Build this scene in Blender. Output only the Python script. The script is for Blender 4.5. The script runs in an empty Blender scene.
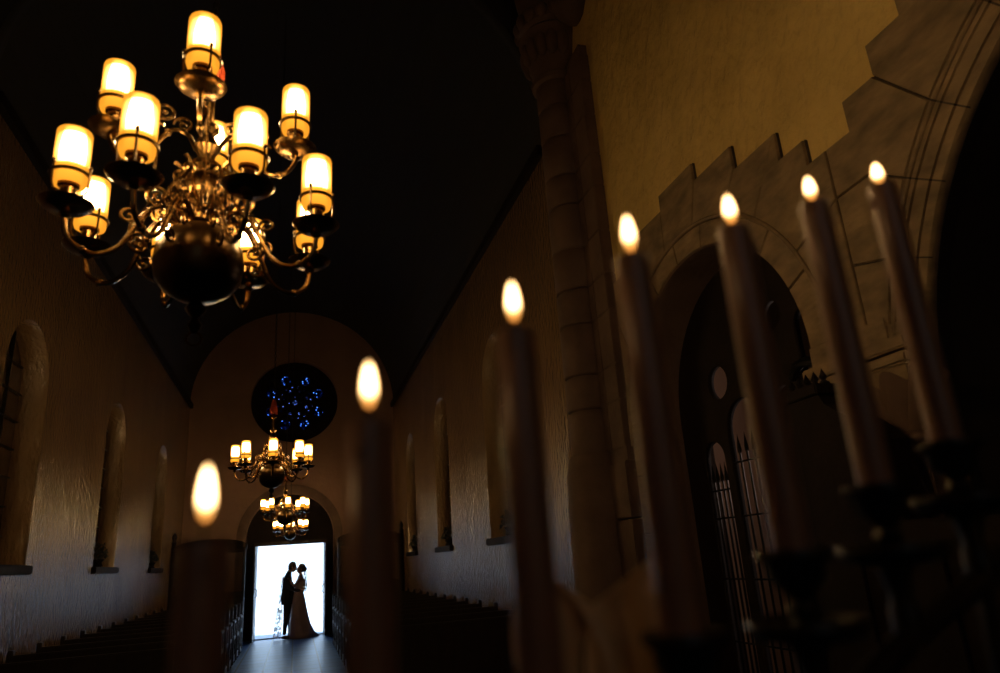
import bpy, bmesh, math, random
from mathutils import Vector, Matrix
random.seed(4)
PI = math.pi
col = bpy.context.scene.collection
# ------------------------------------------------------------------ camera calibration (1000x673)
F = 697.0; CX, CY, EYE = 500.0, 336.5, 1.55
_vy = Vector((295-CX, -(571-CY), F)).normalized()
_vz = Vector((345-CX, 1869+CY, 0)); _vz.z = -(( 295-CX)*_vz.x + (-(571-CY))*_vz.y)/F
_vz.normalize()
_vx = _vz.cross(_vy)
if _vx.x < 0: _vx = -_vx
def ray(u, v):
    c = Vector((u-CX, -(v-CY), F))
    return Vector((_vx.dot(c), _vy.dot(c), _vz.dot(c)))
def aty(u, v, y):
    r = ray(u, v); p = r*(y/r.y); p.z += EYE; return p
cam = bpy.data.cameras.new('camera'); camo = bpy.data.objects.new('camera', cam); col.objects.link(camo)
right = Vector((_vx.x, _vy.x, _vz.x)); up = Vector((_vx.y, _vy.y, _vz.y)); fw = Vector((_vx.z, _vy.z, _vz.z))
M = Matrix((right, up, -fw)).transposed().to_4x4(); M.translation = Vector((0, 0, EYE))
camo.matrix_world = M
cam.sensor_fit = 'HORIZONTAL'; cam.sensor_width = 36; cam.lens = F/1000*36
cam.clip_start = .02; cam.clip_end = 200
cam.dof.use_dof = True; cam.dof.focus_distance = 6.5; cam.dof.aperture_fstop = 3.0
bpy.context.scene.camera = camo
vs = bpy.context.scene.view_settings
vs.view_transform = 'Standard'; vs.look = 'None'; vs.gamma = 1; vs.exposure = 1.6
vs.use_curve_mapping = False

# ------------------------------------------------------------------ materials
def newmat(name):
    m = bpy.data.materials.new(name); m.use_nodes = True
    nt = m.node_tree; return m, nt, nt.nodes['Principled BSDF']
def ramp(nt, stops):
    r = nt.nodes.new('ShaderNodeValToRGB'); e = r.color_ramp.elements
    while len(e) > 1: e.remove(e[0])
    e[0].position = stops[0][0]; e[0].color = (*stops[0][1], 1)
    for p, c in stops[1:]:
        k = e.new(p); k.color = (*c, 1)
    return r
def mat(name, c1, c2=None, scale=8, rough=.6, metal=0, bump=0, bscale=None, stretch=(1,1,1), spec=.5, detail=4, bdist=.01):
    m, nt, b = newmat(name); L = nt.links.new
    b.inputs['Roughness'].default_value = rough; b.inputs['Metallic'].default_value = metal
    b.inputs['Specular IOR Level'].default_value = spec
    tc = nt.nodes.new('ShaderNodeTexCoord'); mp = nt.nodes.new('ShaderNodeMapping')
    mp.inputs['Scale'].default_value = stretch; L(tc.outputs['Object'], mp.inputs[0])
    n = nt.nodes.new('ShaderNodeTexNoise'); n.inputs['Scale'].default_value = scale; n.inputs['Detail'].default_value = detail
    L(mp.outputs[0], n.inputs['Vector'])
    r = ramp(nt, [(.3, c1), (.7, c2 or c1)]); L(n.outputs['Fac'], r.inputs[0]); L(r.outputs[0], b.inputs['Base Color'])
    if bump:
        n2 = nt.nodes.new('ShaderNodeTexNoise'); n2.inputs['Scale'].default_value = bscale or scale*3; n2.inputs['Detail'].default_value = 5
        L(mp.outputs[0], n2.inputs['Vector'])
        bp = nt.nodes.new('ShaderNodeBump'); bp.inputs['Strength'].default_value = bump; bp.inputs['Distance'].default_value = bdist
        L(n2.outputs['Fac'], bp.inputs['Height']); L(bp.outputs[0], b.inputs['Normal'])
    return m
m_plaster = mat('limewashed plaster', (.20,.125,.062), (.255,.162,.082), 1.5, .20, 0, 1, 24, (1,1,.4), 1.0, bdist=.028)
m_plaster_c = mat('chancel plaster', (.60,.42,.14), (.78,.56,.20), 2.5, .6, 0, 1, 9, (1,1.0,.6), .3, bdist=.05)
m_plaster_end = mat('end wall plaster', (.26,.15,.11), (.32,.19,.135), 1.5, .7, 0, .4, 9, bdist=.02)
m_stone = mat('cut sandstone', (.15,.105,.06), (.34,.235,.13), 5, .75, 0, .9, 16, (1,1,2.2), bdist=.008)
m_stone_p = mat('pier sandstone', (.10,.058,.042), (.17,.105,.075), 3.0, .75, 0, .5, 18, bdist=.01)
m_joint = mat('dark mortar', (.05,.035,.025), (.07,.05,.035), 8, .9)
m_ceil = mat('dark boarded ceiling', (.035,.036,.040), (.040,.041,.046), 3, .9, 0, .4, 10, (6,.4,1))
m_lite = mat('lightened side chapel plaster', (.30,.19,.14), (.38,.25,.18), 3, .85, 0, .3, 12)  # lighter copy for the bay behind the gate, brightness put into the colour
m_dark = mat('shade-darkened stone', (.04,.03,.025), (.06,.045,.035), 3, .85, 0, .3, 12)  # darkness of the shaded chapel is put into this stone colour
m_wood = mat('dark varnished oak', (.013,.008,.006), (.028,.016,.010), 5, .48, 0, .3, 20, (3,3,.6), .3)
m_woodd = mat('black stained oak', (.010,.006,.005), (.018,.011,.009), 5, .7, 0, .3, 20, spec=.15)
m_iron = mat('black wrought iron', (.012,.011,.011), (.02,.018,.017), 12, .35, .6, .2)
m_brass = mat('aged brass', (.11,.062,.020), (.20,.115,.04), 14, .27, 1.0, .15, 40)
m_brassd = mat('dull dark brass', (.045,.027,.012), (.08,.05,.022), 9, .3, 1.0, .15, 30)
m_glassd = mat('dark leaded glass', (.05,.03,.02), (.08,.05,.03), 14, .25)
m_wax = mat('cream wax', (.22,.115,.075), (.28,.15,.10), 6, .34, spec=.8)
m_red = mat('red silk tassel', (.35,.05,.02), (.5,.09,.03), 20, .6)
m_satin = mat('cream satin ribbon', (.72,.50,.27), (.80,.57,.33), 8, .4)
m_cloth = mat('black suit wool', (.012,.011,.012), (.02,.018,.018), 20, .8)
m_dress = mat('ivory bridal satin', (.33,.24,.22), (.40,.30,.27), 6, .6)
m_skin = mat('skin', (.35,.2,.14), (.4,.24,.17), 9, .5)
m_hair = mat('dark brown hair', (.014,.009,.007), (.03,.02,.014), 30, .5)
m_leaf = mat('dark foliage', (.015,.016,.01), (.035,.035,.02), 12, .7)
m_ext = mat('sunlit rendered wall', (.70,.68,.64), (.92,.91,.89), 2.2, .9, 0, .6, 5, bdist=.03)
m_pave = mat('pale paving', (.62,.64,.66), (.72,.73,.75), 4, .7)
m_hill = m_pave
def floor_mat():
    m, nt, b = newmat('blue grey slate tiles'); L = nt.links.new
    tc = nt.nodes.new('ShaderNodeTexCoord'); mp = nt.nodes.new('ShaderNodeMapping'); mp.inputs['Rotation'].default_value = (0,0,PI/2)
    mp.inputs['Location'].default_value = (0, .02, 0)
    L(tc.outputs['Object'], mp.inputs[0])
    br = nt.nodes.new('ShaderNodeTexBrick'); br.offset = 0; br.inputs['Scale'].default_value = 1
    br.inputs['Brick Width'].default_value = .5; br.inputs['Row Height'].default_value = .46
    br.inputs['Mortar Size'].default_value = .016; br.inputs['Mortar Smooth'].default_value = .1
    br.inputs['Color1'].default_value = (.020,.10,.30,1); br.inputs['Color2'].default_value = (.04,.15,.42,1); br.inputs['Mortar'].default_value = (.012,.013,.015,1)
    L(mp.outputs[0], br.inputs[0]); L(br.outputs['Color'], b.inputs['Base Color'])
    n = nt.nodes.new('ShaderNodeTexNoise'); n.inputs['Scale'].default_value = 5
    L(tc.outputs['Object'], n.inputs['Vector'])
    mx = nt.nodes.new('ShaderNodeMath'); mx.operation = 'MULTIPLY_ADD'; mx.inputs[1].default_value = -.8
    L(br.outputs['Fac'], mx.inputs[0]); L(n.outputs['Fac'], mx.inputs[2])
    bp = nt.nodes.new('ShaderNodeBump'); bp.inputs['Strength'].default_value = .5; bp.inputs['Distance'].default_value = .01
    L(mx.outputs[0], bp.inputs['Height']); L(bp.outputs[0], b.inputs['Normal'])
    b.inputs['Roughness'].default_value = .36; b.inputs['Specular IOR Level'].default_value = .32; b.inputs['Specular Tint'].default_value = (.35,.62,1,1)
    return m
m_floor = floor_mat()
def emit_mat(name, stops, facing, axis='Z', base=None):
    """what glows: colour ramp along the height of the glass or flame; stops (pos, rgb, strength)"""
    m = bpy.data.materials.new(name); m.use_nodes = True; nt = m.node_tree; nt.nodes.clear(); L = nt.links.new
    out = nt.nodes.new('ShaderNodeOutputMaterial'); em = nt.nodes.new('ShaderNodeEmission'); L(em.outputs[0], out.inputs[0])
    tc = nt.nodes.new('ShaderNodeTexCoord'); sp = nt.nodes.new('ShaderNodeSeparateXYZ'); L(tc.outputs['Generated'], sp.inputs[0])
    mx = max(s for _, _, s in stops)
    r = ramp(nt, [(p, tuple(c*s/mx for c in rgb)) for p, rgb, s in stops]); L(sp.outputs[axis], r.inputs[0])
    em.inputs['Strength'].default_value = mx
    if facing:
        lw = nt.nodes.new('ShaderNodeLayerWeight'); lw.inputs['Blend'].default_value = .5
        r2 = ramp(nt, facing); L(lw.outputs['Facing'], r2.inputs[0])
        mix = nt.nodes.new('ShaderNodeMix'); mix.data_type = 'RGBA'; mix.blend_type = 'MULTIPLY'; mix.inputs[0].default_value = 1
        L(r.outputs[0], mix.inputs[6]); L(r2.outputs[0], mix.inputs[7]); 
        if base:
            ad = nt.nodes.new('ShaderNodeMix'); ad.data_type = 'RGBA'; ad.blend_type = 'ADD'; ad.inputs[0].default_value = 1
            L(mix.outputs[2], ad.inputs[6]); ad.inputs[7].default_value = (*[c/mx for c in base], 1); L(ad.outputs[2], em.inputs['Color'])
        else: L(mix.outputs[2], em.inputs['Color'])
    else: L(r.outputs[0], em.inputs['Color'])
    return m
SH = 40
m_shade = emit_mat('glowing frosted glass', [(0,(1,.30,.03),.1),(.30,(1,.42,.04),.3),(.40,(1,.62,.22),SH*.5),(.55,(1,.66,.30),SH),(.78,(1,.64,.26),SH*.6),(.88,(1,.62,.12),1.0),(1,(1,.55,.07),.2)],
                   [(0,(1,1,1)),(.22,(.8,.75,.7)),(.42,(.045,.038,.022)),(.7,(.012,.008,.003)),(1,(.006,.003,.001))], base=(.36,.125,.008))
m_flame = emit_mat('candle flame', [(0,(1,.30,.04),.8),(.2,(1,.5,.12),.8),(.4,(1,.62,.28),6),(.8,(1,.62,.28),6),(1,(1,.55,.12),.8)],
                   [(0,(1,1,1)),(.3,(.7,.65,.6)),(.6,(.16,.11,.06)),(1,(.07,.04,.015))])
def pane_mat(name, c, c2, scale):
    m = bpy.data.materials.new(name); m.use_nodes = True; nt = m.node_tree; nt.nodes.clear(); L = nt.links.new
    out = nt.nodes.new('ShaderNodeOutputMaterial'); t = nt.nodes.new('ShaderNodeBsdfTransparent'); L(t.outputs[0], out.inputs[0])
    tc = nt.nodes.new('ShaderNodeTexCoord'); v = nt.nodes.new('ShaderNodeTexVoronoi'); v.inputs['Scale'].default_value = scale
    L(tc.outputs['Object'], v.inputs['Vector'])
    r = ramp(nt, [(0, c2), (.16, c2), (.24, c), (.5, tuple(k*.35 for k in c)), (.6, (.004,.004,.006))]); L(v.outputs['Distance'], r.inputs[0]); L(r.outputs[0], t.inputs[0])
    return m
m_blue = pane_mat('blue stained glass', (.035,.07,.18), (.75,.95,1.25), 15)
m_pale = pane_mat('pale stained glass', (.10,.09,.18), (1,1,1.2), 22)

# ------------------------------------------------------------------ mesh helpers
def setp(o, label=None, cat=None, group=None, kind=None):
    if label: o['label'] = label
    if cat: o['category'] = cat
    if group: o['group'] = group
    if kind: o['kind'] = kind
    return o
def link_mesh(name, bm, m, parent=None, smooth=None, loc=None, rz=0):
    me = bpy.data.meshes.new(name); bmesh.ops.recalc_face_normals(bm, faces=bm.faces); bm.to_mesh(me); bm.free()
    for k in (m if isinstance(m, (list, tuple)) else [m]): me.materials.append(k)
    o = bpy.data.objects.new(name, me); col.objects.link(o)
    if smooth:
        for p in me.polygons: p.use_smooth = True
        if smooth != 'full': me.set_sharp_from_angle(angle=math.radians(38))
    if parent: o.parent = parent
    if loc: o.location = loc
    o.rotation_euler.z = rz
    return o
def empty(name, loc=(0,0,0), rz=0, **k):
    o = bpy.data.objects.new(name, None); col.objects.link(o); o.location = loc; o.rotation_euler.z = rz
    o.empty_display_size = .1; return setp(o, **k)
def copy_tree(o, parent=None):
    c = o.copy(); col.objects.link(c); c.parent = parent
    for ch in list(o.children): copy_tree(ch, c)
    return c
def box(bm, x0, x1, y0, y1, z0, z1, bev=0):
    r = bmesh.ops.create_cube(bm, size=1)
    for v in r['verts']:
        v.co = Vector(((x0+x1)/2+v.co.x*(x1-x0), (y0+y1)/2+v.co.y*(y1-y0), (z0+z1)/2+v.co.z*(z1-z0)))
    if bev:
        es = {e for v in r['verts'] for e in v.link_edges}
        bmesh.ops.bevel(bm, geom=list(es), offset=bev, segments=2, affect='EDGES')
def lathe(bm, prof, c=(0,0,0), seg=24):
    """profile [(r,z)] bottom to top round a vertical axis"""
    rings = []
    for r, z in prof:
        if r < 1e-5: rings.append([bm.verts.new((c[0], c[1], c[2]+z))])
        else: rings.append([bm.verts.new((c[0]+r*math.cos(2*PI*i/seg), c[1]+r*math.sin(2*PI*i/seg), c[2]+z)) for i in range(seg)])
    for a, b in zip(rings, rings[1:]):
        for i in range(seg):
            j = (i+1) % seg
            if len(a) == 1 and len(b) == 1: continue
            if len(a) == 1: bm.faces.new((a[0], b[j], b[i]))
            elif len(b) == 1: bm.faces.new((a[i], a[j], b[0]))
            else: bm.faces.new((a[i], a[j], b[j], b[i]))
def tube(bm, pts, rad, seg=8, closed=False):
    pts = [Vector(p) for p in pts]; n = len(pts); rings = []
    prev = None
    for i, p in enumerate(pts):
        t = (pts[(i+1) % n if closed else min(i+1, n-1)] - pts[(i-1) % n if closed else max(i-1, 0)]).normalized()
        if prev is None:
            a = t.cross(Vector((0,0,1)));
            if a.length < .1: a = t.cross(Vector((1,0,0)))
            a.normalize()
        else: a = (prev - t*prev.dot(t)).normalized()
        prev = a; b = t.cross(a); r = rad[i] if isinstance(rad, (list, tuple)) else rad
        rings.append([bm.verts.new(p + (a*math.cos(2*PI*k/seg)+b*math.sin(2*PI*k/seg))*r) for k in range(seg)])
    for i in range(n if closed else n-1):
        A, B = rings[i], rings[(i+1) % n]
        for k in range(seg): bm.faces.new((A[k], A[(k+1) % seg], B[(k+1) % seg], B[k]))
    if not closed: bm.faces.new(rings[0][::-1]); bm.faces.new(rings[-1])
def smooth_pts(pts, n=6):
    """Catmull-Rom through the points"""
    P = [Vector(p) for p in pts]; out = []
    for i in range(len(P)-1):
        p0, p1, p2, p3 = P[max(i-1,0)], P[i], P[i+1], P[min(i+2,len(P)-1)]
        for k in range(n):
            t = k/n
            out.append(.5*((2*p1)+(p2-p0)*t+(2*p0-5*p1+4*p2-p3)*t*t+(3*p1-p0-3*p2+p3)*t**3))
    out.append(P[-1]); return out
def ellipsoid(bm, c, r, seg=16, rings=10):
    res = bmesh.ops.create_uvsphere(bm, u_segments=seg, v_segments=rings, radius=1)
    for v in res['verts']: v.co = Vector((c[0]+v.co.x*r[0], c[1]+v.co.y*r[1], c[2]+v.co.z*r[2]))
def arcpts(cx, cy, r, a0, a1, n=16):
    return [(cx+r*math.cos(math.radians(a0+(a1-a0)*i/n)), cy+r*math.sin(math.radians(a0+(a1-a0)*i/n))) for i in range(n+1)]
def arch(cx, w, z0, zs, n=20):
    """round-headed opening outline, counter-clockwise: half width w, sill z0, springing zs"""
    return [(cx-w, z0), (cx+w, z0)] + arcpts(cx, zs, w, 0, 180, n)
def plate(name, loops, plane, pos, thick, m, parent=None, bevel=0, smooth=False):
    """flat plate with holes from 2-D loops. plane 'x': loops are (y,z), from x=pos to pos+thick; 'y': loops are (x,z)"""
    cu = bpy.data.curves.new(name, 'CURVE'); cu.dimensions = '2D'; cu.fill_mode = 'BOTH'
    for lp in loops:
        s = cu.splines.new('POLY'); s.points.add(len(lp)-1)
        for p, q in zip(s.points, lp): p.co = (q[0], q[1], 0, 1)
        s.use_cyclic_u = True
    cu.extrude = abs(thick)/2-bevel; cu.bevel_depth = bevel; cu.bevel_resolution = 0
    if bevel: cu.offset = -bevel
    t = bpy.data.objects.new('tmp', cu); col.objects.link(t)
    dg = bpy.context.evaluated_depsgraph_get(); dg.update()
    me = bpy.data.meshes.new_from_object(t.evaluated_get(dg)); col.objects.unlink(t); bpy.data.objects.remove(t)
    mid = pos+thick/2
    for v in me.vertices:
        a, b, c = v.co
        v.co = (mid+c, a, b) if plane == 'x' else (a, mid+c, b)
    bm = bmesh.new(); bm.from_mesh(me); bmesh.ops.remove_doubles(bm, verts=bm.verts, dist=1e-5)
    return link_mesh(name, bm, m, parent)
def struct(o): o['kind'] = 'structure'; return o
def prism(bm, poly, plane, p0, p1, inset=0):
    def P(q, d): return (d, q[0], q[1]) if plane == 'x' else (q[0], d, q[1])
    a = [bm.verts.new(P(q, p0)) for q in poly]
    if inset:
        cx = sum(q[0] for q in poly)/len(poly); cy = sum(q[1] for q in poly)/len(poly)
        poly2 = []
        for q in poly:
            d = math.hypot(q[0]-cx, q[1]-cy); k = 1-inset/max(d, .01); poly2.append((cx+(q[0]-cx)*k, cy+(q[1]-cy)*k))
    else: poly2 = poly
    b = [bm.verts.new(P(q, p1)) for q in poly2]
    bm.faces.new(a); bm.faces.new(b[::-1])
    for i in range(len(poly)):
        j = (i+1) % len(poly); bm.faces.new((a[i], b[i], b[j], a[j]))

# ------------------------------------------------------------------ the building shell
XL, XR, YE, YN = -2.70, 2.55, 19.30, -4.5
EZ = 5.85
LWIN = [8.05, 11.96, 16.0]; RWIN = [8.87, 12.70, 16.42]
bm = bmesh.new(); box(bm, XL-.5, XR+.5, YN-.3, YE+.5, -.2, 0); struct(link_mesh('floor', bm, m_floor))
def wall_loops(wins, w, z0, zs, y1, ztop):
    return [[(6.3, 0), (y1, 0), (y1, ztop), (6.3, ztop)]] + [arch(c, w, z0, zs) for c in wins]
struct(plate('wall_left', wall_loops(LWIN, .63, 1.79, 3.62, YE, EZ), 'x', XL-.4, .4, m_plaster))
struct(plate('wall_right', wall_loops(RWIN, .64, 1.79, 3.85, YE, EZ), 'x', XR, .4, m_plaster))
struct(plate('wall_left_chancel', [[(YN, 0), (6.3, 0), (6.3, 8.2), (YN, 8.2)]], 'x', XL-.4, .4, m_plaster))
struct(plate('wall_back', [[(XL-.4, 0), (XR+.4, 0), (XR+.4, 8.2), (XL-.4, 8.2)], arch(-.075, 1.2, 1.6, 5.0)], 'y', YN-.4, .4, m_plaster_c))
# window recesses: outer block, dark leaded glazing, sill
k = 1
for side, wins, w, zs, x, d in (('l', LWIN, .63, 3.62, XL, -1), ('r', RWIN, .64, 3.85, XR, 1)):
    for c in wins:
        c = c; fr = struct(plate('window_%d' % k, [arch(c, w, 1.79, zs)], 'x', x+d*.27, d*.05, m_glassd))
        b = bmesh.new()
        for t in (-w/3, w/3):
            h = zs+math.sqrt(w*w-t*t); box(b, *sorted((x+d*.24, x+d*.27)), c+t-.01, c+t+.01, 1.79, h)
        z = 2.1
        while z < zs+.5:
            hw = w if z < zs else math.sqrt(w*w-(z-zs)**2)
            box(b, *sorted((x+d*.245, x+d*.27)), c-hw, c+hw, z-.006, z+.006); z += .3
        link_mesh('leading', b, m_iron, fr)
        b = bmesh.new(); box(b, *sorted((x-d*.06, x+d*.27)), c-w-.06, c+w+.06, 1.70, 1.79, .01)
        struct(link_mesh('trim_sill_%d' % k, b, m_woodd))
        k += 1
# far end wall with the rose window and the doorway recess
DX0, DX1, DH = -.93, .71, 2.21
AX = -.13
ROSE = (-.09, 5.96, 1.14)
gable = [(XL-.3, 0), (XR+.3, 0), (XR+.3, 9), (XL-.3, 9)]
struct(plate('wall_end', [gable, arch(AX, 1.08, 0, 2.40, 28), [(ROSE[0]+ROSE[2]*math.cos(a*PI/24), ROSE[1]+ROSE[2]*math.sin(a*PI/24)) for a in range(48)]], 'y', YE, .45, m_plaster_end))
rec = [(AX-1.08, 0), (DX0, 0), (DX0, DH), (DX1, DH), (DX1, 0), (AX+1.08, 0)] + arcpts(AX, 2.40, 1.08, 0, 180, 28)
struct(plate('wall_tympanum', [rec], 'y', YE+.30, .12, m_woodd))
b = bmesh.new(); prism(b, arcpts(AX, 2.40, 1.30, 0, 180, 30)+arcpts(AX, 2.40, 1.08, 180, 0, 30), 'y', YE+.02, YE-.06)
for s in (-1, 1): box(b, *sorted((AX+s*1.08, AX+s*1.30)), YE-.06, YE+.02, 0, 2.40)
struct(link_mesh('trim_door_arch', b, m_stone_p))
b = bmesh.new()
box(b, DX0-.09, DX0, YE+.22, YE+.30, 0, DH+.09, .008); box(b, DX1, DX1+.09, YE+.22, YE+.30, 0, DH+.09, .008); box(b, DX0, DX1, YE+.22, YE+.30, DH, DH+.09, .008)
struct(link_mesh('trim_door_frame', b, m_wood))
for n, hx, s in (('door_1', DX0, -1), ('door_2', DX1, 1)):
    b = bmesh.new(); x0, x1 = sorted((hx+s*.005-s*0, hx+s*.055))
    x0 -= 0; box(b, x0, x1, YE-.62, YE+.20, .02, DH-.02, .006)
    for z0, z1 in ((.15,.95),(1.1,2.0)):
        box(b, (x0 if s > 0 else x1)-.008, (x0 if s > 0 else x1)+.008, YE-.52, YE+.08, z0, z1, .004)
    d = struct(link_mesh(n, b, m_wood))
    b = bmesh.new(); xx = hx-s*.012
    tube(b, smooth_pts([(xx+s*.01,YE-.52,1.0),(xx-s*.04,YE-.52,1.03),(xx-s*.04,YE-.52,1.17),(xx+s*.01,YE-.52,1.2)],5), .009)
    link_mesh('door_handle', b, m_brass, d, 1)
# rose window: iron-dark stone tracery with glass behind
RX, RZ, RR = ROSE
def circ(cx, cz, r, n=20): return [(cx+r*math.cos(2*PI*i/n), cz+r*math.sin(2*PI*i/n)) for i in range(n)]
loops = [circ(RX, RZ, RR+.05, 48), circ(RX, RZ, .075, 12)]
roundels, petals, dots = [], [], []
for i in range(8):
    a = PI/8+i*PI/4
    c = (RX+.66*math.cos(a), RZ+.66*math.sin(a)); roundels.append(c); loops.append(circ(c[0], c[1], .135, 20))
    for q, rr, r2 in ((.0,.33,.045),(.20,.44,.036),(-.20,.44,.036)):
        c = (RX+rr*math.cos(a+q), RZ+rr*math.sin(a+q)); petals.append((c, r2)); loops.append(circ(c[0], c[1], r2, 10))
for i in range(4):
    a = i*PI/2; c = (RX+.155*math.cos(a), RZ+.155*math.sin(a)); dots.append(c); loops.append(circ(c[0], c[1], .025, 8))
rose = struct(plate('window_7', loops, 'y', YE+.28, .06, m_woodd))
b = bmesh.new()
for i in range(8):
    a = i*PI/4; tube(b, [(RX+.2*math.cos(a), YE+.27, RZ+.2*math.sin(a)), (RX+.95*math.cos(a), YE+.27, RZ+.95*math.sin(a))], .018, 6)
for r in (.2, .86): tube(b, [(RX+r*math.cos(t*PI/20), YE+.27, RZ+r*math.sin(t*PI/20)) for t in range(40)], .016, 6, True)
for c in roundels: tube(b, [(c[0]+.15*math.cos(t*PI/10), YE+.27, c[1]+.15*math.sin(t*PI/10)) for t in range(20)], .012, 6, True)
link_mesh('tracery_rib', b, m_woodd, rose)
for c in roundels:
    b = bmesh.new(); prism(b, circ(c[0], c[1], .14, 20), 'y', YE+.345, YE+.351); link_mesh('glass_roundel', b, m_blue, rose)
b = bmesh.new()
for c, r in petals: prism(b, circ(c[0], c[1], r+.004, 10), 'y', YE+.345, YE+.351)
for c in dots+[(RX, RZ)]: prism(b, circ(c[0], c[1], .08 if c == (RX, RZ) else .03, 10), 'y', YE+.345, YE+.351)
link_mesh('pale_glass', b, m_pale, rose)
# boarded wagon roof over the nave, higher flat boarded roof over the chancel
b = bmesh.new(); cxv = (XL+XR)/2; R = (XR-XL)/2+.02
prof = arcpts(cxv, EZ, R, 0, 180, 28); prof2 = arcpts(cxv, EZ, R+.25, 180, 0, 28)
prism(b, prof+prof2, 'y', 6.3, YE+.45); struct(link_mesh('ceiling', b, m_ceil))
b = bmesh.new()
for x0, x1 in ((XL-.01, XL+.07), (XR-.07, XR+.01)): box(b, x0, x1, 6.3, YE, EZ-.10, EZ+.03, .01)
struct(link_mesh('trim_cornice', b, m_woodd))
struct(plate('ceiling_chancel_gable', [[(XL-.3, 5.9), (XL-.3, 8.4), (XR+.3, 8.4), (XR+.3, 5.9)]+[(x, z) for x, z in arcpts(cxv, EZ, R, 0, 180, 28) if z > 5.9]], 'y', 6.12, .18, m_ceil))
b = bmesh.new(); box(b, XL-.4, XR+.4, YN-.4, 6.3, 8.2, 8.4)
for i in range(7): box(b, XL, XR, YN+.6+i*1.45, YN+.8+i*1.45, 7.95, 8.2)
struct(link_mesh('ceiling_chancel', b, m_ceil))

# ------------------------------------------------------------------ right chancel wall: plaster, small arch, big arch
SA = (3.81, 2.45, .95); BA = (.6, 2.0, 1.60)
base = [(YN, 0), (6.3, 0), (6.3, 8.2), (YN, 8.2)]
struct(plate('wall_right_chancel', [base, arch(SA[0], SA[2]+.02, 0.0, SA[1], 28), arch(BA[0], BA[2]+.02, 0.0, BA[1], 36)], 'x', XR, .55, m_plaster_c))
def A(c, r, a): return (c[0]-r*math.cos(math.radians(a)), c[1]+r*math.sin(math.radians(a)))   # small arch: angle from the camera side
def Bq(r, a): return (BA[0]+r*math.cos(math.radians(a)), BA[1]+r*math.sin(math.radians(a)))
def aarc(r, a0, a1, n=8): return [A(SA, r, a0+(a1-a0)*i/n) for i in range(n+1)]
def barc(r, a0, a1, n=8): return [Bq(r, a0+(a1-a0)*i/n) for i in range(n+1)]
blocks = []
R1, R2 = 1.13, 1.79
blocks += [aarc(R1,50,67)+[(3.18,3.70),(2.79,3.70)], aarc(R1,67,84.5)+[(3.60,3.865),(3.18,3.865),(3.18,3.70)],
  aarc(R1,84.5,104)+[(4.06,4.0),(3.60,4.0),(3.60,3.865)], aarc(R1,104,125)+[(4.5,3.88),(4.06,3.88)],
  aarc(R1,125,150)+[(4.945,3.3),(4.945,3.67),(4.5,3.67)], aarc(R1,150,180)+[(4.945,2.45),(4.945,3.3)],
  aarc(R1,28,50)+[(2.79,3.70),(2.79,3.53),(2.60,3.53),(2.60,3.385),(2.47,3.385),(2.47,3.11)], aarc(R1,0,28)+[(2.47,3.11),(2.47,2.75),(2.47,2.35),(2.68,2.35)]]
blocks += [barc(R2,34,44.4)+[(2.11,3.55),(2.31,3.55),(2.31,3.385),(2.47,3.385),(2.47,3.11),(2.25,3.12)],
  barc(R2,22.8,34)+[(2.25,3.12),(2.47,3.11),(2.47,2.75)], barc(R2,11,22.8)+[(2.47,2.75),(2.47,2.34)],
  barc(R2,44.4,57)+[(1.66,3.72),(1.91,3.90),(1.91,3.715),(2.11,3.715),(2.11,3.55)], barc(R2,57,70)+[(1.24,4.05),(1.66,4.05),(1.66,3.72)],
  barc(R2,70,82)+[(.85,4.2),(1.24,4.2),(1.24,4.05)], barc(R2,82,98)+[(.35,4.4),(.85,4.4),(.85,4.2)]]
for p in list(blocks[-7:-1]): blocks.append([(1.2-y, z) for y, z in p][::-1])
# plain ring blocks of the small arch, then jambs
cuts = [0,22,42,62,80,98,118,138,158,180]
for a0, a1 in zip(cuts, cuts[1:]): blocks.append(aarc(.955,a0,a1,5)+aarc(R1-.012,a0,a1,5)[::-1])
blocks += [[(2.69,2.35),(2.855,2.35),(2.855,2.445),(2.69,2.445)], [(2.36,2.35),(2.47,2.35),(2.47,2.40),(2.355,2.40)]]
z = 0
for h in (.42,.40,.44,.38,.42,.39):
    blocks.append([(4.765,z),(4.945,z),(4.945,z+h),(4.765,z+h)])
    blocks.append([(2.23,z),(2.855,z),(2.855,z+h*.93),(2.23,z+h*.93)]); z += h
b = bmesh.new()
def shrink(poly, g=.007):
    n = len(poly); area = sum(poly[i][0]*poly[(i+1)%n][1]-poly[(i+1)%n][0]*poly[i][1] for i in range(n))
    if area < 0: poly = poly[::-1]
    out = []
    for i in range(n):
        p, q, r = Vector(poly[i-1]), Vector(poly[i]), Vector(poly[(i+1)%n])
        d1 = (q-p); d2 = (r-q)
        if d1.length < 1e-6 or d2.length < 1e-6: continue
        d1.normalize(); d2.normalize(); n1 = Vector((-d1.y, d1.x)); n2 = Vector((-d2.y, d2.x)); m_ = n1+n2
        if m_.length < .2: m_ = n1
        else: m_ = m_/max(m_.length_squared/2, .4)
        out.append(tuple(q+m_*g))
    return out
for p in blocks:
    s = shrink(p, .0045); t = shrink(s, .004)
    if len(s) == len(t):
        va = [b.verts.new((XR, y, z)) for y, z in s]; vb = [b.verts.new((XR-.030, y, z)) for y, z in s]; vc = [b.verts.new((XR-.036, y, z)) for y, z in t]
        b.faces.new(va); b.faces.new(vc[::-1])
        for q0, q1 in ((va, vb), (vb, vc)):
            for i in range(len(s)): j = (i+1) % len(s); b.faces.new((q0[i], q1[i], q1[j], q0[j]))
struct(link_mesh('trim_stone_surround', b, m_stone))
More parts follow.
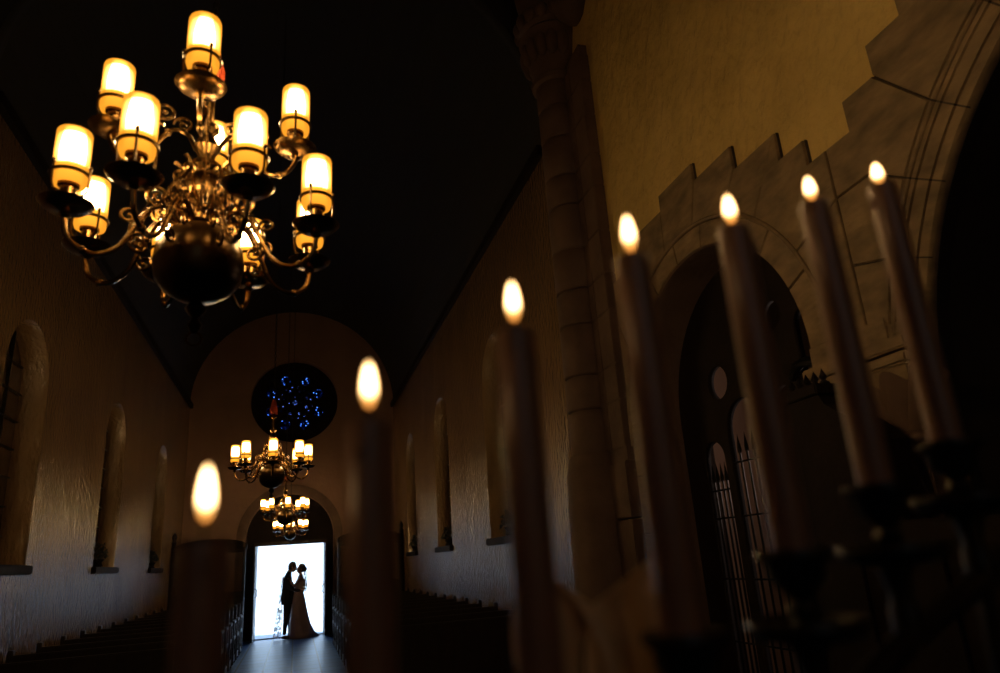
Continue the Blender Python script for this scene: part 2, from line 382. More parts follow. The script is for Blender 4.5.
# mortar bed just behind the block faces
bed = aarc(.955,0,180,40)+[(4.765,0),(4.945,0),(4.945,3.67),(4.5,3.67),(4.5,3.88),(4.06,3.88),(4.06,4.0),(3.6,4.0),(3.6,3.865),(3.18,3.865),(3.18,3.70),(2.79,3.70),(2.79,3.53),(2.60,3.53),(2.60,3.385),(2.31,3.385),(2.31,3.55),(2.11,3.55),(2.11,3.715),(1.91,3.715),(1.91,3.9),(1.66,3.9)]+barc(R2,55,0,20)+[(2.39,0),(2.855,0)]
b = bmesh.new(); prism(b, bed, 'x', XR-.001, XR-.018); struct(link_mesh('trim_mortar', b, m_joint))
# mouldings of the big arch: stepped rolls swept round the arch, then down the jambs
def sweep_arch(bm, cy, cz, prof, a0=0, a1=180, n=48, zbot=0):
    """prof [(radius, x)]; sweeps round in the y-z plane, with straight jambs down to zbot"""
    rows = []
    def row(f): rows.append([bm.verts.new(f(r, x)) for r, x in prof])
    row(lambda r, x: (x, cy+r, zbot))
    for i in range(n+1):
        a = math.radians(a0+(a1-a0)*i/n); row(lambda r, x: (x, cy+r*math.cos(a), cz+r*math.sin(a)))
    row(lambda r, x: (x, cy-r, zbot))
    for p, q in zip(rows, rows[1:]):
        for i in range(len(prof)-1): bm.faces.new((p[i], p[i+1], q[i+1], q[i]))
X = XR
prof = [(1.785,X),(1.785,X-.036),(1.770,X-.041),(1.762,X-.036),(1.760,X-.024),(1.755,X-.024),(1.753,X-.036),(1.728,X-.039),(1.724,X-.026),(1.719,X-.026),(1.716,X-.038),(1.66,X-.034),(1.657,X-.020),(1.651,X-.020),(1.649,X-.032),(1.61,X-.026),(1.60,X-.012),(1.60,X+.02)]
b = bmesh.new()
for a in (11, 22.8, 34, 44.4, 57, 70, 82, 98):
    vv = [[b.verts.new((x-.0012, BA[0]+(r-.001)*math.cos(math.radians(a+da)), BA[1]+(r-.001)*math.sin(math.radians(a+da)))) for r, x in prof[:-1]] for da in (-.13,.13)]
    for q in range(len(vv[0])-1): b.faces.new((vv[0][q], vv[0][q+1], vv[1][q+1], vv[1][q]))
struct(link_mesh('trim_moulding_joint', b, m_joint))
b = bmesh.new(); sweep_arch(b, BA[0], BA[1], [(1.603,X+.005),(1.60,X+.02),(1.61,X+.10),(1.61,X+.56)]); struct(link_mesh('trim_big_arch_reveal', b, m_dark))  # darkened stone here, so the shade of the reveal is in its colour
b = bmesh.new(); sweep_arch(b, BA[0], BA[1], prof); struct(link_mesh('trim_arch_moulding', b, m_stone, smooth=1))
prof = [(.957,X-.028),(.952,X-.02),(.95,X),(.95,X+.55)]
b = bmesh.new(); sweep_arch(b, SA[0], SA[1], prof); struct(link_mesh('trim_small_arch_reveal', b, m_stone_p))
prof = [(1.118,X-.02),(1.116,X-.046),(1.127,X-.056),(1.140,X-.046),(1.142,X-.03)]
b = bmesh.new(); sweep_arch(b, SA[0], SA[1], prof, zbot=2.3); struct(link_mesh('trim_small_arch_roll', b, m_stone, smooth=1))
# springer: impost, scalloped capital and necking on the respond between the arches
b = bmesh.new()
box(b, X-.09, X+.01, 2.24, 2.89, 2.285, 2.345, .008); box(b, X-.07, X+.01, 2.27, 2.87, 2.225, 2.28, .012); box(b, X-.05, X+.01, 2.30, 2.90, 2.06, 2.225)
box(b, X-.042, X+.01, 2.36, 2.86, 2.34, 2.455, .004)
struct(link_mesh('trim_impost', b, m_stone, smooth=1))
b = bmesh.new()
yc = 2.47; n = 7
top, bot = [], []
for i in range(n*6+1):
    t = i/(n*6); a = PI*t; f = abs(math.sin(n*PI*t))
    top.append((X-.04-math.sin(a)*.09-.045*f, yc-.36*math.cos(a), 2.13+.06*f)); bot.append((X-.03-math.sin(a)*.055-.006*f, yc-.18*math.cos(a), 1.92))
tv = [b.verts.new(p) for p in top]; bv = [b.verts.new(p) for p in bot]
for i in range(len(tv)-1): b.faces.new((tv[i], tv[i+1], bv[i+1], bv[i]))
b.faces.new(tv); b.faces.new(bv[::-1])
struct(link_mesh('trim_scalloped_capital', b, m_stone_p))
b = bmesh.new()
pts = [(X-.03-math.sin(PI*i/16)*.10, yc-.20*math.cos(PI*i/16), 1.905) for i in range(17)]
tube(b, pts, .026, 10); struct(link_mesh('trim_capital_ring', b, m_stone_p, smooth=1))
b = bmesh.new(); box(b, X-.10, X, 2.26, 2.60, 1.66, 1.88, .006); box(b, X-.12, X, 2.24, 2.62, 1.20, 1.645, .006)
for c in (2.36, 2.50):
    for s in (-1, 1): tube(b, [(X-.101, c+s*.06, 1.68), (X-.101, c, 1.86)], .006, 5)
struct(link_mesh('trim_carved_respond', b, m_stone_p))
# chancel-arch pier: rectangular pilaster, half-round shaft of stone drums, base and carved capital
b = bmesh.new(); z = 2.30; hs = [.38,.30,.46,.33,.40,.44,.31,.42,.36,.40]
for i, h in enumerate(hs):
    if z+h > 6.0: h = 6.0-z
    box(b, XR-.10, XR+.02, 4.95, 5.19, z+.006, z+h-.006, .006); box(b, XR-.10, XR+.02, 5.20, 5.95, z+.006, z+h-.006, .006); z += h
    if z >= 5.99: break
box(b, XR-.085, XR+.05, 4.96, 5.94, 2.2, 6.1)
struct(link_mesh('trim_pier', b, m_stone_p))
b = bmesh.new(); z = 2.30; CXp, CYp, RP = 2.44, 5.506, .205
for i, h in enumerate(hs):
    if z+h > 6.0: h = 6.0-z
    g = .009; lathe(b, [(RP-.035,z),(RP-.03,z+g),(RP-.006,z+g+.002),(RP,z+g+.010),(RP,z+h-g-.010),(RP-.006,z+h-g-.002),(RP-.03,z+h-g),(RP-.035,z+h)], (CXp,CYp,0), 28); z += h
    if z >= 5.99: break
struct(link_mesh('trim_pier_shaft', b, m_stone_p, smooth=1))
b = bmesh.new()
lathe(b, [(.30,0),(.30,.5),(.29,.52),(.29,1.0),(.28,1.02),(.28,1.5),(.275,1.52),(.275,1.88),(.262,1.92),(.262,2.16),(.24,2.22),(.235,2.28),(.207,2.32)], (CXp,CYp,0), 28)
z = 0
for i in range(5): box(b, XR-.12, XR+.02, 4.94, 5.98, z+.006, z+.434, .008); z += .44
struct(link_mesh('trim_pier_base', b, m_stone_p, smooth=1))
b = bmesh.new()
lathe(b, [(RP,5.98),(.24,6.0),(.25,6.04),(.215,6.08),(.22,6.15),(.26,6.25),(.30,6.42),(.34,6.55),(.30,6.60),(.34,6.64),(.35,6.80),(.29,6.86),(.31,6.95),(.34,7.15),(.36,7.5),(.36,8.2)], (CXp,CYp,0), 32)
for i in range(9):
    a = PI*.5+PI*i/8; ellipsoid(b, (CXp+.27*math.cos(a), CYp+.27*math.sin(a), 6.38), (.07,.07,.15), 10, 8)
    ellipsoid(b, (CXp+.32*math.cos(a+.18), CYp+.32*math.sin(a+.18), 6.72), (.07,.07,.09), 10, 8)
for yy in (5.28, ): lathe(b, [(0,6.42),(.10,6.45),(.19,6.56),(.23,6.72),(.20,6.9),(.22,7.1),(.22,8.2)], (XR-.05, 5.02, 0), 20)
struct(link_mesh('trim_pier_capital', b, m_stone_p, smooth=1))

# ------------------------------------------------------------------ side chapel seen through the arches
b = bmesh.new()
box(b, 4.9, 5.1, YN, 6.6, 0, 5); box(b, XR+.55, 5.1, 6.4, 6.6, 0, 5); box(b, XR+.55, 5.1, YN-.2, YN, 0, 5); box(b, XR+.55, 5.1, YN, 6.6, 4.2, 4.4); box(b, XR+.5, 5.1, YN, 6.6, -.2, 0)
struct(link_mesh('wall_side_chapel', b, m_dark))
b = bmesh.new(); box(b, 3.12, 4.89, 6.36, 6.4, 0, 4.2); struct(link_mesh('wall_side_chapel_bay', b, m_lite))  # lightened sheet over the dark wall, seen through the gate as if lit
# wooden screen with arched glazed lights and iron gate inside the small arch
g = empty('arched_gate', (0,0,0), label='dark openwork gate with arched heads and spiked bars filling the small stone archway', cat='gate')
XG = XR+.30
heads = [(3.55,.14,2.30),(3.98,.20,2.26),(4.38,.13,2.10)]
lp = [arch(SA[0], .945, 0.02, SA[1], 28)] + [arch(c, w, .5, zs_, 14) for c, w, zs_ in heads] + [arch(3.25, .09, .5, 2.75, 12), circ(3.75, 2.75, .14), circ(4.2, 2.62, .12), circ(3.52, 2.88, .10)]
plate('openwork_panel', lp, 'x', XG, .05, m_woodd, g)
for c, w, zs_ in heads:
    b = bmesh.new(); zb_ = zs_-.15
    for q in (-.6,-.2,.2,.6): tube(b, [(XG+.02, c+q*w, .5), (XG+.02, c+q*w, zb_)], .008, 6); lathe(b, [(.015,zb_),(.015,zb_+.03),(0,zb_+.13)], (XG+.02, c+q*w, 0), 6)
    for z in (.9,1.3,1.7,zb_-.06): tube(b, [(XG+.02, c-w, z), (XG+.02, c+w, z)], .007, 6)
    link_mesh('spiked_bars', b, m_iron, g)
b = bmesh.new()
tube(b, [(XG-.05, 3.02, 0), (XG-.05, 3.02, 3.0)], .035, 8)
tube(b, smooth_pts([(XG-.05,3.02,2.25),(XG-.05,3.10,2.45),(XG-.05,3.28,2.50),(XG-.05,3.38,2.42)],6), [.03]*18+[.012], 8)
tube(b, smooth_pts([(XG-.05,3.02,2.25),(XG-.05,2.96,2.40),(XG-.05,2.88,2.52)],6), [.03]*12+[.02], 8)
link_mesh('gate_post', b, m_iron, g, 1)
# dark carved stall back standing before the springer
st = empty('choir_stall', (0,0,0), label='tall black carved wooden stall with crested top against the stone between the two arches', cat='choir stall')
XS = XR-.30
b = bmesh.new()
poly = [(2.84,0),(2.84,2.16),(2.57,2.16),(2.54,2.10),(2.47,2.05),(2.38,2.0),(2.31,1.94),(2.27,1.90),(2.25,1.58),(1.2,1.56),(1.2,0)]
prism(b, poly, 'x', XS, XS+.14); link_mesh('stall_back', b, m_woodd, st)
b = bmesh.new()
for i in range(5): lathe(b, [(.02,0),(.025,.02),(.01,.035),(.018,.05),(0,.09)], (XS+.07, 2.59+i*.055, 2.19), 8)
box(b, XS-.02, XS+.16, 2.55, 2.86, 2.15, 2.20, .006); link_mesh('cresting', b, m_woodd, st)
b = bmesh.new()
for y in (1.3,1.7,2.1,2.5): box(b, XS-.02, XS, y, y+.05, .1, 1.5, .004)
box(b, XS-.38, XS, 1.2, 2.84, .42, .47, .01); link_mesh('stall_seat', b, m_woodd, st)
for y in (1.2, 2.0, 2.78): b = bmesh.new(); box(b, XS-.38, XS, y, y+.06, 0, .72, .01); link_mesh('stall_end', b, m_woodd, st)

# ------------------------------------------------------------------ outside: sunlit courtyard
b = bmesh.new(); box(b, -9, 9, YE+.45, 60, -.25, -.03); struct(link_mesh('ground_outside', b, m_pave))
b = bmesh.new(); box(b, -9, 9, 24, 24.4, -.03, 4.0); box(b, -9, 9, 23.95, 24.45, 4.0, 4.12, .01); struct(link_mesh('wall_courtyard', b, m_ext))
b = bmesh.new(); box(b, -9, -3.2, 20.6, 20.9, -.03, 5.0); box(b, -9, -3.15, 20.5, 21.0, 5.0, 5.15, .02); struct(link_mesh('wall_daylight_block', b, m_dark))  # unseen dark wall, added to keep daylight off the right nave wall

# ------------------------------------------------------------------ glazed oak screens at the back of the nave
def screen(name, x0, x1, label, tall):
    s = empty(name, (0,0,0), label=label, cat='screen', group=None); y = 17.7
    b = bmesh.new()
    n = 3; w = (x1-x0)/n
    for i in range(n+1): box(b, x0+i*w-.03, x0+i*w+.03, y-.03, y+.03, 0, 2.12, .006)
    box(b, x0, x1, y-.025, y+.025, 1.12, 1.20); box(b, x0, x1, y-.025, y+.025, .0, .12); box(b, x0, x1, y-.025, y+.025, 2.04, 2.12)
    link_mesh('frame', b, m_wood, s)
    for i in range(n):
        b = bmesh.new(); box(b, x0+i*w+.03, x0+(i+1)*w-.03, y-.012, y+.012, .12, 1.12); box(b, x0+i*w+.09, x0+(i+1)*w-.09, y-.02, y+.02, .2, 1.04, .006)
        link_mesh('panel', b, m_wood, s)
        b = bmesh.new(); box(b, x0+i*w+.03, x0+(i+1)*w-.03, y-.003, y+.003, 1.20, 2.04); link_mesh('glass_pane', b, m_clear, s)
    b = bmesh.new(); mid = (x0+x1)/2; hw = (x1-x0)/2+.05
    poly = [(mid-hw, 2.12), (mid+hw, 2.12), (mid+hw, 2.20)] + [(mid+hw*math.cos(a*PI/16), 2.20+.16*math.sin(a*PI/16)) for a in range(1,16)] + [(mid-hw, 2.20)]
    prism(b, poly, 'y', y-.07, y+.07); link_mesh('cornice', b, m_woodd, s)
    b = bmesh.new(); lathe(b, [(.05,0),(.05,2.3),(.065,2.32),(.03,2.37),(.055,2.43),(.04,2.50),(0,2.56)], (tall, y, 0), 12); link_mesh('tall_post', b, m_woodd, s, 1)
    return s
m_clear = bpy.data.materials.new('old window glass'); m_clear.use_nodes = True
_nt = m_clear.node_tree; _nt.nodes.clear(); _o = _nt.nodes.new('ShaderNodeOutputMaterial'); _m = _nt.nodes.new('ShaderNodeMixShader')
_t = _nt.nodes.new('ShaderNodeBsdfTransparent'); _t.inputs[0].default_value = (.75,.75,.78,1); _g = _nt.nodes.new('ShaderNodeBsdfGlossy'); _g.inputs['Roughness'].default_value = .08
_m.inputs[0].default_value = .1; _nt.links.new(_t.outputs[0], _m.inputs[1]); _nt.links.new(_g.outputs[0], _m.inputs[2]); _nt.links.new(_m.outputs[0], _o.inputs[0])
screen('oak_screen', -2.55, -1.12, 'dark oak glazed screen at the back of the nave left of the bright doorway', -2.62)
screen('oak_screen', 1.0, 2.42, 'dark oak glazed screen at the back of the nave right of the bright doorway', 2.48)

# ------------------------------------------------------------------ pews
def make_pew(L):
    r = empty('pew', label='x', cat='pew')
    b = bmesh.new(); box(b, 0, L, 0, .40, .43, .47, .008); link_mesh('seat', b, m_wood, r)
    b = bmesh.new(); box(b, 0, L, -.03, 0, .40, .90); box(b, -.01, L+.01, -.05, .02, .90, .955, .01)
    link_mesh('backrest', b, m_wood, r)
    for x0 in (-.05, L):
        e = bmesh.new()
        box(e, x0, x0+.05, -.06, .01, 0, 1.0, .006); box(e, x0, x0+.05, .38, .44, 0, .72, .006); box(e, x0, x0+.05, -.05, .43, .03, .14, .004)
        box(e, x0, x0+.05, 0, .40, .42, .48); box(e, x0-.005, x0+.055, .0, .46, .70, .75, .01)
        pe = link_mesh('pew_end', e, m_wood, r)
        for yy in (.11, .20, .29):
            s = bmesh.new(); lathe(s, [(.014,.14),(.014,.18),(.022,.22),(.012,.28),(.022,.36),(.014,.42)], (x0+.025, yy, 0), 8)
            lathe(s, [(.014,.48),(.022,.54),(.012,.60),(.016,.70)], (x0+.025, yy, 0), 8); link_mesh('spindle', s, m_wood, pe, 1)
    return r
ordn = ['front', 'second', 'third', 'fourth', 'fifth', 'sixth', 'seventh', 'eighth', 'ninth', 'tenth', 'eleventh', 'rearmost']
for side, x0, x1 in (('left', XL+.10, -1.10), ('right', .86, XR-.10)):
    p = make_pew(x1-x0)
    for i in range(12):
        o = p if i == 0 else copy_tree(p)
        o.location = (x0, 16.75-i*.84, 0); o.rotation_euler.z = 0
        # the benches face the chancel: mirror by turning round
        o.rotation_euler.z = PI; o.location.x = x1
        o['label'] = 'dark oak pew, %s from the altar in the %s-hand block beside the %s wall' % (ordn[11-i], side, side)
        o['group'] = 'dark pews in the %s block' % side

# ------------------------------------------------------------------ dark flower arrangements on the window sills
def arrangement(x, y, s, label):
    r = empty('flower_arrangement', (x, y, 1.79), label=label, cat='flower arrangement', group='arrangements on the window sills')
    b = bmesh.new(); lathe(b, [(0,0),(.06,0),(.08,.02),(.06,.06),(.09,.10),(.085,.11),(0,.10)], (0,0,0), 14); link_mesh('bowl', b, m_woodd, r, 1)
    b = bmesh.new(); rnd = random.Random(int(y*10))
    for i in range(150):
        a = rnd.random()*2*PI; q = rnd.random(); rr = .17*math.sqrt(q)*s; z = .08+.22*s*(1-q*.7)*rnd.uniform(.4,1.1)
        c = Vector((rr*math.cos(a)*.55, rr*math.sin(a)*1.5, z)); d = rnd.uniform(.02,.04)
        v = [b.verts.new(c+Vector(rnd.uniform(-d,d) for _ in range(3))) for _ in range(4)]
        for f in ((0,1,2),(0,2,3),(0,3,1),(1,3,2)): b.faces.new([v[k] for k in f])
        if i % 4 == 0: tube(b, [(0,0,.08), c], .003, 4)
    link_mesh('foliage', b, m_leaf, r)
for x, y, l in ((XL-.05,11.75,'dark flower arrangement on the middle window sill of the left wall'),(XL-.05,15.85,'dark flower arrangement on the far window sill of the left wall'),
        (XR+.05,8.70,'dark flower arrangement on the nearest window sill of the right wall'),(XR+.05,12.55,'dark flower arrangement on the middle window sill of the right wall'),(XR+.05,16.35,'dark flower arrangement on the far window sill of the right wall')):
    arrangement(x, y, 1.25, l)

# ------------------------------------------------------------------ chandeliers
def spiral(c, r0, turns, a0, sgn=1, n=22):
    """points of a scroll in the x-z plane, from outside in"""
    return [(c[0]+r0*(1-.82*i/n)*math.cos(a0+sgn*turns*2*PI*i/n), 0, c[1]+r0*(1-.82*i/n)*math.sin(a0+sgn*turns*2*PI*i/n)) for i in range(n+1)]
def arm_parts(root, R, dz, ang, meshes, upper):
    """one branch with drip pan, sleeve, ring holder and glowing shade; origin on the axis at the height of the lower pans"""
    if not meshes:
        b = bmesh.new()
        if upper: pts = [(.03,0,-.03),(.06,0,.02),(.10,0,.03),(.14,0,-.02),(.18,0,-.09),(R-.03,0,-.085),(R,0,-.04),(R,0,0)]
        else: pts = [(.05,0,.03),(.09,0,.075),(.14,0,.06),(.18,0,-.01),(.22,0,-.085),(.28,0,-.115),(R-.015,0,-.085),(R,0,-.035),(R,0,0)]
        sp = smooth_pts(pts, 6); tube(b, sp, .0075, 8)
        for q in ((len(sp)//3), (2*len(sp)//3)): ellipsoid(b, sp[q], (.012,.012,.012), 8, 6)
        arm = link_mesh('arm', b, m_brass, None, 1)
        b = bmesh.new()
        if upper:
            tube(b, spiral((.125,.085), .042, 1.5, -PI/2, 1), .006, 7); tube(b, spiral((.07,.05), .03, 1.3, 0, 1), .005, 7); tube(b, spiral((.165,.035), .024, 1.3, PI, -1), .005, 7)
        else:
            tube(b, spiral((.125,.105), .036, 1.5, -PI/2, 1), .0065, 7); tube(b, spiral((.09,.02), .03, 1.4, PI/2, 1), .006, 7)
            tube(b, spiral((.20,.02), .026, 1.3, PI, -1), .005, 7); tube(b, spiral((.165,-.06), .026, 1.3, 0, -1), .005, 7)
        ellipsoid(b, (.125,0,.09), (.009,.009,.009), 8, 6)
        tube(b, smooth_pts([(.06,0,.05),(.125,0,.07),(.19,0,.0)] if upper else [(.07,0,.04),(.125,0,.09),(.19,0,.0),(.18,0,-.05)], 4), .004, 6); scroll = link_mesh('scroll', b, m_brass, arm, 1)
        b = bmesh.new(); lathe(b, [(.008,-.03),(.016,-.022),(.010,-.014),(.026,-.008),(.050,-.004),(.062,.006),(.068,.014),(.064,.014),(.050,.004),(.03,.003),(.022,.012),(.0,.012)], (R,0,0), 24)
        pan = link_mesh('drip_pan', b, m_brass, arm, 1)
        b = bmesh.new(); lathe(b, [(.012,.008),(.024,.014),(.026,.022),(.020,.028),(.020,.058),(.027,.064),(.027,.072),(.0,.072)], (R,0,0), 18); sleeve = link_mesh('candle_sleeve', b, m_brass, arm, 1)
        b = bmesh.new()
        for z in (.098,): tube(b, [(R+.047*math.cos(t*PI/12), .047*math.sin(t*PI/12), z) for t in range(24)], .0052, 6, True)
        for t in range(3):
            a = t*2*PI/3+.5; c, s = math.cos(a), math.sin(a)
            tube(b, smooth_pts([(R+.022*c,.022*s,.03),(R+.045*c,.045*s,.045),(R+.050*c,.050*s,.075),(R+.049*c,.049*s,.115)],4), .0035, 6)
            ellipsoid(b, (R+.050*c,.050*s,.119), (.006,.006,.008), 8, 6)
        hold = link_mesh('glass_holder', b, m_brassd, arm, 1)
        b = bmesh.new(); lathe(b, [(.034,.066),(.041,.070),(.044,.080),(.044,.225),(.042,.231),(.039,.233),(.039,.225),(.041,.22),(.041,.082),(.034,.070)], (R,0,0), 26)
        shade = link_mesh('glass_shade', b, m_shade, arm, 1)
        meshes.extend([arm]); first = arm
    else:
        first = copy_tree(meshes[0])
    first.parent = root; first.location = (0,0,dz); first.rotation_euler.z = ang
def chandelier(loc, label, rz=0):
    r = empty('chandelier', loc, rz, label=label, cat='chandelier', group='brass chandeliers along the nave')
    b = bmesh.new(); lathe(b, [(0,-.205),(.02,-.2),(.055,-.19),(.095,-.165),(.118,-.13),(.126,-.08),(.120,-.035),(.10,0),(.07,.027),(.04,.042),(.03,.045)], (0,0,0), 36); link_mesh('globe', b, m_brassd, r, 'full')
    b = bmesh.new(); lathe(b, [(0,-.30),(.012,-.29),(.02,-.27),(.008,-.25),(.022,-.235),(.03,-.22),(.015,-.20)], (0,0,0), 16)
    tube(b, [(.02*math.cos(t*PI/8),0,-.312+.02*math.sin(t*PI/8)) for t in range(16)], .004, 6, True); link_mesh('pendant_finial', b, m_brassd, r, 1)
    b = bmesh.new()
    lathe(b, [(.03,.04),(.05,.05),(.05,.065),(.03,.075),(.034,.10),(.055,.13),(.062,.165),(.05,.20),(.03,.225),(.042,.24),(.042,.255),(.022,.268),(.028,.29),(.040,.31),(.030,.335),(.018,.36),(.034,.375),(.034,.39),(.016,.40),(.016,.50),(.026,.51),(.026,.525),(.012,.54),(.010,.62),(.016,.63),(0,.64)], (0,0,0), 22)
    link_mesh('baluster_stem', b, m_brass, r, 1)
    b = bmesh.new()
    for i in range(8):
        a = i*PI/4+.2; mt = Matrix.Rotation(a, 3, 'Z')
        for cc, rr, a0, sg in (((.075,.13),.026,PI,1),((.07,.20),.022,PI,-1),((.06,.08),.018,PI,1)):
            tube(b, [mt @ Vector(p) for p in spiral(cc, rr, 1.3, a0, sg, 14)], .0055, 6)
        tube(b, [mt @ p for p in smooth_pts([Vector(q) for q in ((.03,0,.06),(.075,0,.09),(.095,0,.15),(.06,0,.215),(.085,0,.245))], 4)], .007, 6)
    link_mesh('acanthus_scrolls', b, m_brass, r, 1)
    low, upp = [], []
    for kk in range(8): arm_parts(r, .350, 0, 3.587+kk*PI/4, low, False)
    for kk in range(4): arm_parts(r, .263, .336, -1.528+kk*PI/2, upp, True)
    b = bmesh.new(); lathe(b, [(0,.57),(.018,.575),(.03,.60),(.026,.66),(.016,.70),(.012,.705),(0,.71)], (0,0,0), 14)
    for t in range(14): a = t*2*PI/14; tube(b, [(.02*math.cos(a),.02*math.sin(a),.66),(.036*math.cos(a),.036*math.sin(a),.60),(.034*math.cos(a),.034*math.sin(a),.55)], .004, 5)
    link_mesh('red_tassel', b, m_red, r, 1)['label'] = 'red silk tassel round the stem'
    zt = (8.0 if loc[1] < 6.3 else 8.1)-loc[2]
    b = bmesh.new(); z = .64; i = 0
    while z < zt:
        pts = [(.010*math.cos(t*PI/5), 0, z+.02+.022*math.sin(t*PI/5)) for t in range(10)]
        if i % 2: pts = [(0, p[0], p[2]) for p in pts]
        tube(b, pts, .003, 4, True); z += .034; i += 1
    link_mesh('chain', b, m_iron, r)
    return r
c1 = chandelier((-.29, 2.05, 2.51), 'nearest large brass chandelier with twelve glowing glass shades at upper left')
for loc, l, rz in (((-.242, 7.4, 2.548), 'second brass chandelier, hanging before the blue rose window', .39), ((-.18, 12.5, 2.483), 'third brass chandelier, hanging above the church doorway', .48), ((-.119, 17.3, 2.437), 'smallest and farthest brass chandelier, just over the door top', .2)):
    c = copy_tree(c1); c.location = loc; c['label'] = l; c.rotation_euler.z = rz
    for ch in list(c.children):
        if ch.name.startswith('chain'): ch.location.z = .1
        if ch.name.startswith('arm') and ch.location.z > .2:      # the far ones carry a single ring of lamps
            for g_ in list(ch.children): bpy.data.objects.remove(g_)
            bpy.data.objects.remove(ch)

# ------------------------------------------------------------------ candles on a stepped iron stand
TOPS = [(-.042,.371,1.567),(.036,.366,1.622),(.122,.372,1.676),(.207,.376,1.730),(.304,.397,1.768),(.400,.417,1.807),(.488,.429,1.838)]
CL, CR = .232, .0122
names = ['leftmost and lowest in the row, left of the doorway', 'second from left, between doorway and right nave wall', 'third from left, before the nearest right nave window', 'middle one of the seven, right of the stone pier', 'fifth from left, before the small stone archway', 'second from right, before the stone between the arches', 'rightmost and highest, beside the large dark arch']
stand = empty('candelabrum', (TOPS[3][0], TOPS[3][1], 0), label='black iron sloping candle stand holding seven lit taper candles', cat='candelabrum')
sx, sy = TOPS[3][0], TOPS[3][1]
bars = []
for i, (x, y, z) in enumerate(TOPS):
    fo = [.006,.005,.004,.002,.002,.001,.0][i]
    c = empty('taper_candle', (x, y, z-CL), label='cream taper candle, '+names[i], cat='candle', group='lit taper candles on the iron stand')
    b = bmesh.new()
    lathe(b, [(0,0),(CR*.98,0),(CR*1.0,.01),(CR*.96,CL-.02),(CR*.97,CL-.006),(CR*.93,CL-.001),(CR*.75,CL-.001),(CR*.35,CL-.005),(0,CL-.005)], (0,0,0), 24)
    rnd = random.Random(i)
    for k2 in range(3):
        a = rnd.uniform(0,2*PI); d = rnd.uniform(.008,.022)
        ellipsoid(b, (CR*.97*math.cos(a), CR*.97*math.sin(a), CL-d), (.0022,.0022,rnd.uniform(.004,.008)), 8, 6)
    link_mesh('wax_stick', b, m_wax, c, 1)
    b = bmesh.new(); tube(b, [(0,0,CL-.006),(0,0,CL+.002),(.0,0,CL+.003+fo),(.001,0,CL+.006+fo)], .0008, 6); link_mesh('wick', b, m_iron, c)
    h = [.028,.026,.026,.027,.024,.022,.021][i]; w = [.0042,.0041,.0041,.0043,.0046,.0046,.0048][i]; b = bmesh.new()
    lathe(b, [(0,0),(w*.5,h*.06),(w*.88,h*.2),(w,h*.38),(w*.88,h*.6),(w*.58,h*.82),(w*.25,h*.95),(0,h)], (0,0,CL+.002+fo), 18)
    link_mesh('flame', b, m_flame, c, 'full')
    # holder: cup, slim neck, drip pan and spindle as one part of the stand
    b = bmesh.new(); zb = z-CL
    lathe(b, [(0,-.001),(.0,-.001),(.0130,-.001),(.0130,.004),(.023,.006),(.024,.002),(.018,-.004),(.017,-.012),(.012,-.018),(.007,-.024),(.010,-.030),(.007,-.036),(.009,-.040),(.030,-.040),(.036,-.035),(.037,-.039),(.032,-.046),(.012,-.050),(.007,-.068),(.010,-.078),(.010,-.10),(0,-.10)][2:], (x-sx, y-sy, zb), 20)
    ho = link_mesh('candle_holder', b, m_iron, stand, 1)
    bars.append((x-sx, y-sy, zb-.095))
b = bmesh.new(); tube(b, [(bars[0][0]-.03, bars[0][1], bars[0][2]-.018)]+bars+[(bars[-1][0]+.03, bars[-1][1]+.003, bars[-1][2]+.014)], .009, 8); link_mesh('sloping_bar', b, m_iron, stand, 1)
b = bmesh.new(); lathe(b, [(.018,.10),(.03,.12),(.014,.16),(.012,.5),(.028,.52),(.028,.55),(.012,.58),(.012,1.05),(.026,1.08),(.012,1.12),(.011,bars[3][2]+.001)], (0,0,0), 16); link_mesh('post', b, m_iron, stand, 1)
for a in (.4, .4+2*PI/3, .4+4*PI/3):
    b = bmesh.new(); ca, sa = math.cos(a), math.sin(a)
    tube(b, smooth_pts([(0,0,.14),(.07*ca,.07*sa,.13),(.17*ca,.17*sa,.03),(.23*ca,.23*sa,.012)],6), .011, 8); ellipsoid(b, (.235*ca,.235*sa,.012), (.02,.02,.012), 10, 6); link_mesh('foot', b, m_iron, stand, 1)
for s in (-1, 1):
    b = bmesh.new(); e = bars[3+3*s]
    tube(b, smooth_pts([(0,0,1.10),(e[0]*.3,e[1]*.3,1.06),(e[0]*.8,e[1]*.8,1.15),(e[0],e[1],e[2])],6), .007, 8); link_mesh('brace', b, m_iron, stand, 1)
# satin bow tied on the stand between the third and fourth candles
bow = empty('ribbon_bow', (.175,.392,1.40), label='cream satin ribbon bow tied on the candle stand at the bottom edge', cat='ribbon')
def ribbon(pts, wv, name):
    b = bmesh.new(); P = smooth_pts(pts, 7); rows = []
    for i, p in enumerate(P):
        t = i/(len(P)-1); w = Vector(wv[0]).lerp(Vector(wv[1]), t)
        rows.append([b.verts.new(p+w*(j/3-.5)) for j in range(4)])
    for r0, r1 in zip(rows, rows[1:]):
        for j in range(3): b.faces.new((r0[j], r0[j+1], r1[j+1], r1[j]))
    o = link_mesh(name, b, m_satin, bow, 'full'); md = o.modifiers.new('thick', 'SOLIDIFY'); md.thickness = .0012; md.offset = 0; return o
ribbon([(0,0,0),(.012,.04,.05),(.020,.052,.095),(.028,.050,.128),(.046,.048,.122),(.044,.030,.08),(.02,.01,.03),(0,0,0)], ((.036,.0,.022),(.046,-.004,.026)), 'upright_loop')
